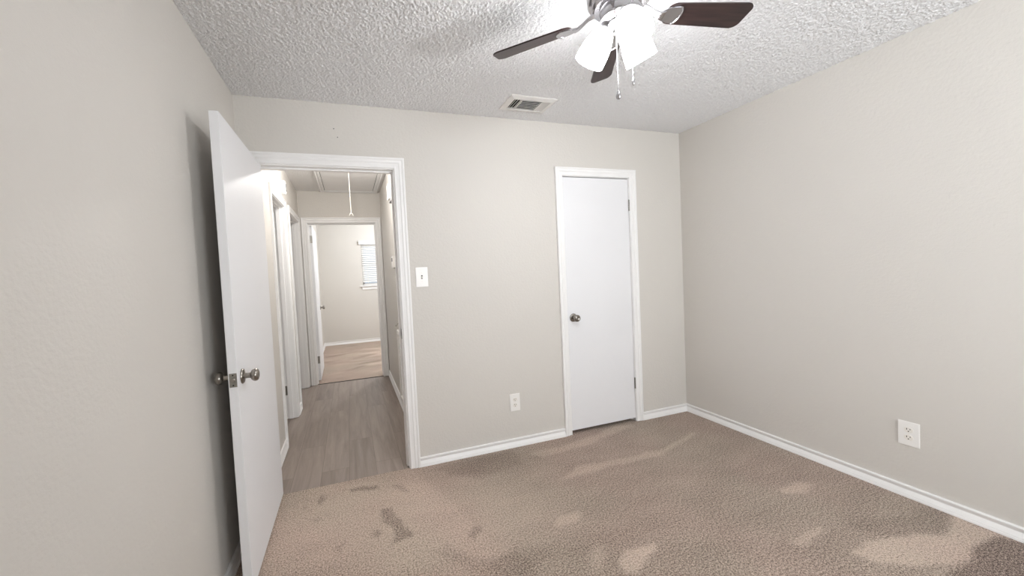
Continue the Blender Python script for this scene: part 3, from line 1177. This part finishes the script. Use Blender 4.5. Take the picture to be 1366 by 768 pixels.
r = wall_root('light_switch', 'white single toggle light switch on the back wall, right of the open doorway', 'light switch', (0.475, D, 1.309), (0, -1, 0))
link('cover_plate', plate_bm(0.084, 0.134), M_plastic, r, True)
b = BM()
box(b, -0.0052, 0.0052, -0.0125, 0.0125, 0.0050, 0.0064)
sl = link('toggle_slot', b, M_dark, r)
b = BM()
Mt = Matrix.Translation((0, 0.002, 0.004)) @ Matrix.Rotation(math.radians(28), 4, 'X')
box(b, -0.0042, 0.0042, -0.0045, 0.0045, 0, 0.017, 0.0012, 2, Mt)
link('toggle', b, M_plastic2, r, True)
for s in (-1, 1):
    screw(r, Matrix.Translation((0, s * 0.030, 0.0058)))

for x, z, w in ((-0.037, 2.279, 'upper'), (-0.017, 2.226, 'lower')):
    b = BM()
    lathe(b, [(0, 0.0001), (0.0036, 0.0001), (0.0030, 0.0007), (0, 0.0009)], 14, axis_matrix((x, D, z), (0, -1, 0)))
    tag(link('wall_plug', b, M_grey, None), 'tiny grey wall plug on the back wall above the doorway, the %s of the two' % w, 'wall plug', 'wall plugs above the doorway')

# ------------------------------------------------------------------ hallway fittings
# smoke alarm on the left hall wall
r = wall_root('smoke_alarm', 'round white smoke alarm high on the left hallway wall above the first doorway', 'smoke alarm', (HL, 3.80, 2.185), (1, 0, 0))
b = BM()
lathe(b, [(0, 0.0003), (0.072, 0.0003), (0.072, 0.012), (0.068, 0.016), (0.066, 0.040), (0.060, 0.050), (0.045, 0.054), (0, 0.055)], 40)
link('housing', b, M_plastic, r, True)
b = BM()
prism(b, [(-0.034, -0.020), (0.034, -0.020), (0.034, 0.020), (-0.034, 0.020)], 0.0535, 0.0565, Matrix.Rotation(PI / 2, 4, 'Z'), 0.001)
link('sounder_grille', b, M_grey, r)

# attic hatch with pull cord
hx0, hx1, hy0, hy1 = -0.262, 0.392, 3.70, 5.045
ah = thing('attic_hatch', 'white framed attic access panel in the hallway ceiling with a hanging pull cord', 'attic hatch', ((hx0 + hx1) / 2, (hy0 + hy1) / 2, H))
cx_, cy_ = (hx0 + hx1) / 2, (hy0 + hy1) / 2
b = BM()
prof = [(0.0, 0.0), (0.0, -0.016), (0.012, -0.018), (0.016, -0.013), (0.030, -0.012), (0.034, -0.016), (0.050, -0.012), (0.056, -0.012), (0.056, 0.0)]
loops = []
W2, D2 = (hx1 - hx0) / 2 + 0.022, (hy1 - hy0) / 2 + 0.012
for w, z in prof:
    loops.append([b.verts.new((sx * (W2 - w), sy * (D2 - w), z - 0.0005)) for sx, sy in ((-1, -1), (1, -1), (1, 1), (-1, 1))])
for i in range(len(prof)):
    A, B = loops[i], loops[(i + 1) % len(prof)]
    for q in range(4):
        b.faces.new((A[q], A[(q + 1) % 4], B[(q + 1) % 4], B[q]))
link('frame', b, M_trim, ah)
b = BM()
box(b, -W2 + 0.062, W2 - 0.062, -D2 + 0.062, D2 - 0.062, -0.009, -0.0006)
link('panel', b, M_trim, ah)
b = BM()
box(b, -W2 + 0.0555, W2 - 0.0555, -D2 + 0.0555, D2 - 0.0555, -0.0022, -0.0006)
link('shadow_gap', b, M_dark, ah)
px_, py_ = 0.058 - cx_, 4.10 - cy_
b = BM()
tube(b, [(px_, py_, -0.008), (px_ + 0.001, py_, -0.15), (px_ + 0.0005, py_ - 0.003, -0.30), (px_ + 0.003, py_, -0.435)], 0.0032, 8)
bmesh.ops.create_icosphere(b, subdivisions=2, radius=0.007, matrix=Matrix.Translation((px_ + 0.003, py_, -0.438)))
for s in (-1, 1):
    tube(b, [(px_ + 0.003, py_, -0.438), (px_ + 0.003 + s * 0.012, py_ - 0.004, -0.445), (px_ + 0.003 + s * 0.020, py_, -0.462)], [0.003, 0.003, 0.004], 8)
link('pull_cord', b, M_cord, ah, True)

# right hall wall: chime box, thermostat, switch, return grille, catch
r = wall_root('door_chime', 'white rounded chime box high on the right hallway wall', 'door chime', (HR, 3.66, 2.130), (-1, 0, 0))
b = BM()
prism(b, [(-0.085, -0.085), (0.085, -0.085), (0.085, 0.085), (-0.085, 0.085)], 0.0003, 0.046, None, 0.018)
link('cover', b, M_plastic, r, True)
b = BM()
box(b, -0.060, 0.060, -0.095, -0.084, 0.004, 0.030, 0.004)
link('sound_vent', b, M_grey, r)

r = wall_root('thermostat', 'white boxy thermostat on the right hallway wall, seen edge on past the door jamb', 'thermostat', (HR, 3.80, 1.468), (-1, 0, 0))
b = BM()
prism(b, [(-0.060, -0.058), (0.060, -0.058), (0.060, 0.058), (-0.060, 0.058)], 0.0003, 0.026, None, 0.004)
link('body', b, M_plastic, r, True)
b = BM()
prism(b, [(-0.036, 0.004), (0.036, 0.004), (0.036, 0.040), (-0.036, 0.040)], 0.0255, 0.0268, None, 0.0004)
link('screen', b, M_grey, r)
b = BM()
box(b, -0.045, 0.045, -0.066, -0.056, 0.003, 0.015, 0.002)
link('base_clip', b, M_nickel, r)

r = wall_root('light_switch', 'white switch plate just below the thermostat on the right hallway wall', 'light switch', (HR, 3.66, 1.325), (-1, 0, 0))
link('cover_plate', plate_bm(0.075, 0.120), M_plastic, r, True)
b = BM()
box(b, -0.0042, 0.0042, -0.014, -0.004, 0.004, 0.017, 0.0012, 2)
link('toggle', b, M_plastic2, r, True)
for s in (-1, 1):
    b = BM()
    lathe(b, [(0, 0), (0.0036, 0), (0.0032, 0.0009), (0, 0.0012)], 14, Matrix.Translation((0, s * 0.030, 0.0058)))
    link('screw', b, M_nickel, r)

rg = wall_root('return_grille', 'tall white framed return air grille low on the right hallway wall', 'air grille', (HR, 3.50, 0.435), (-1, 0, 0))
gw, gh = 0.60, 0.70
b = BM()
prof = [(0.0, 0.0004), (0.0, 0.014), (0.004, 0.020), (0.034, 0.020), (0.038, 0.014), (0.038, 0.0004)]
loops = []
for w, z in prof:
    loops.append([b.verts.new((sx * (gw / 2 - w), sy * (gh / 2 - w), z)) for sx, sy in ((-1, -1), (1, -1), (1, 1), (-1, 1))])
for i in range(len(prof)):
    A, B = loops[i], loops[(i + 1) % len(prof)]
    for q in range(4):
        b.faces.new((A[q], A[(q + 1) % 4], B[(q + 1) % 4], B[q]))
link('frame', b, M_plastic, rg)
b = BM()
for i in range(24):
    Mv = Matrix.Translation((0, -gh / 2 + 0.052 + i * 0.0258, 0.005)) @ Matrix.Rotation(math.radians(-35), 4, 'X')
    box(b, -gw / 2 + 0.036, gw / 2 - 0.036, -0.010, 0.010, -0.0005, 0.0005, 0, 1, Mv)
box(b, -gw / 2 + 0.037, gw / 2 - 0.037, -gh / 2 + 0.037, gh / 2 - 0.037, 0.0004, 0.0010)
link('louvers', b, M_vent, rg)

r = wall_root('wall_hook', 'small metal hook on the right hallway wall just above the air grille', 'hook', (HR, 3.73, 0.848), (-1, 0, 0))
b = BM()
prism(b, [(-0.011, -0.024), (0.011, -0.024), (0.011, 0.024), (-0.011, 0.024)], 0.0003, 0.003, None, 0.0008)
link('back_plate', b, M_nickel, r)
b = BM()
tube(b, [(0, 0.006, 0.002), (0, 0.003, 0.016), (0, -0.014, 0.022), (0, -0.020, 0.030), (0, -0.008, 0.036)], 0.0035, 8)
link('prong', b, M_nickel, r, True)

# ------------------------------------------------------------------ other rooms' lamps (out of view; the far bedroom's is added)


def dome_lamp(name, label, x, y, watt, col):
    d = thing(name, label, 'ceiling light', (x, y, H))
    b = BM()
    lathe(b, [(0, -0.0005), (0.15, -0.0005), (0.155, -0.010), (0.150, -0.022), (0.0, -0.022)], 40)
    link('base', b, M_chrome, d, True)
    b = BM()
    lathe(b, [(0.140, -0.020), (0.138, -0.040), (0.120, -0.066), (0.085, -0.086), (0.040, -0.096), (0.0, -0.098)], 40, cap=False)
    link('glass_dome', b, M_dome, d, True)
    p_ = point_light('dome_light', (0, 0, -0.125), watt, 0.02, col)
    p_.parent = d
    return d


dome_lamp('unseen_ceiling_light', 'round flush ceiling light in the hallway, just past the bedroom doorway', 0.02, 3.48, HALL_W, (1.0, 0.975, 0.95))
dome_lamp('unseen_ceiling_light', 'added round flush ceiling light, unseen, in the middle of the far bedroom', 1.05, 6.45, FAR_W, (0.92, 0.96, 1.0))  # lamp added out of view to light the far bedroom
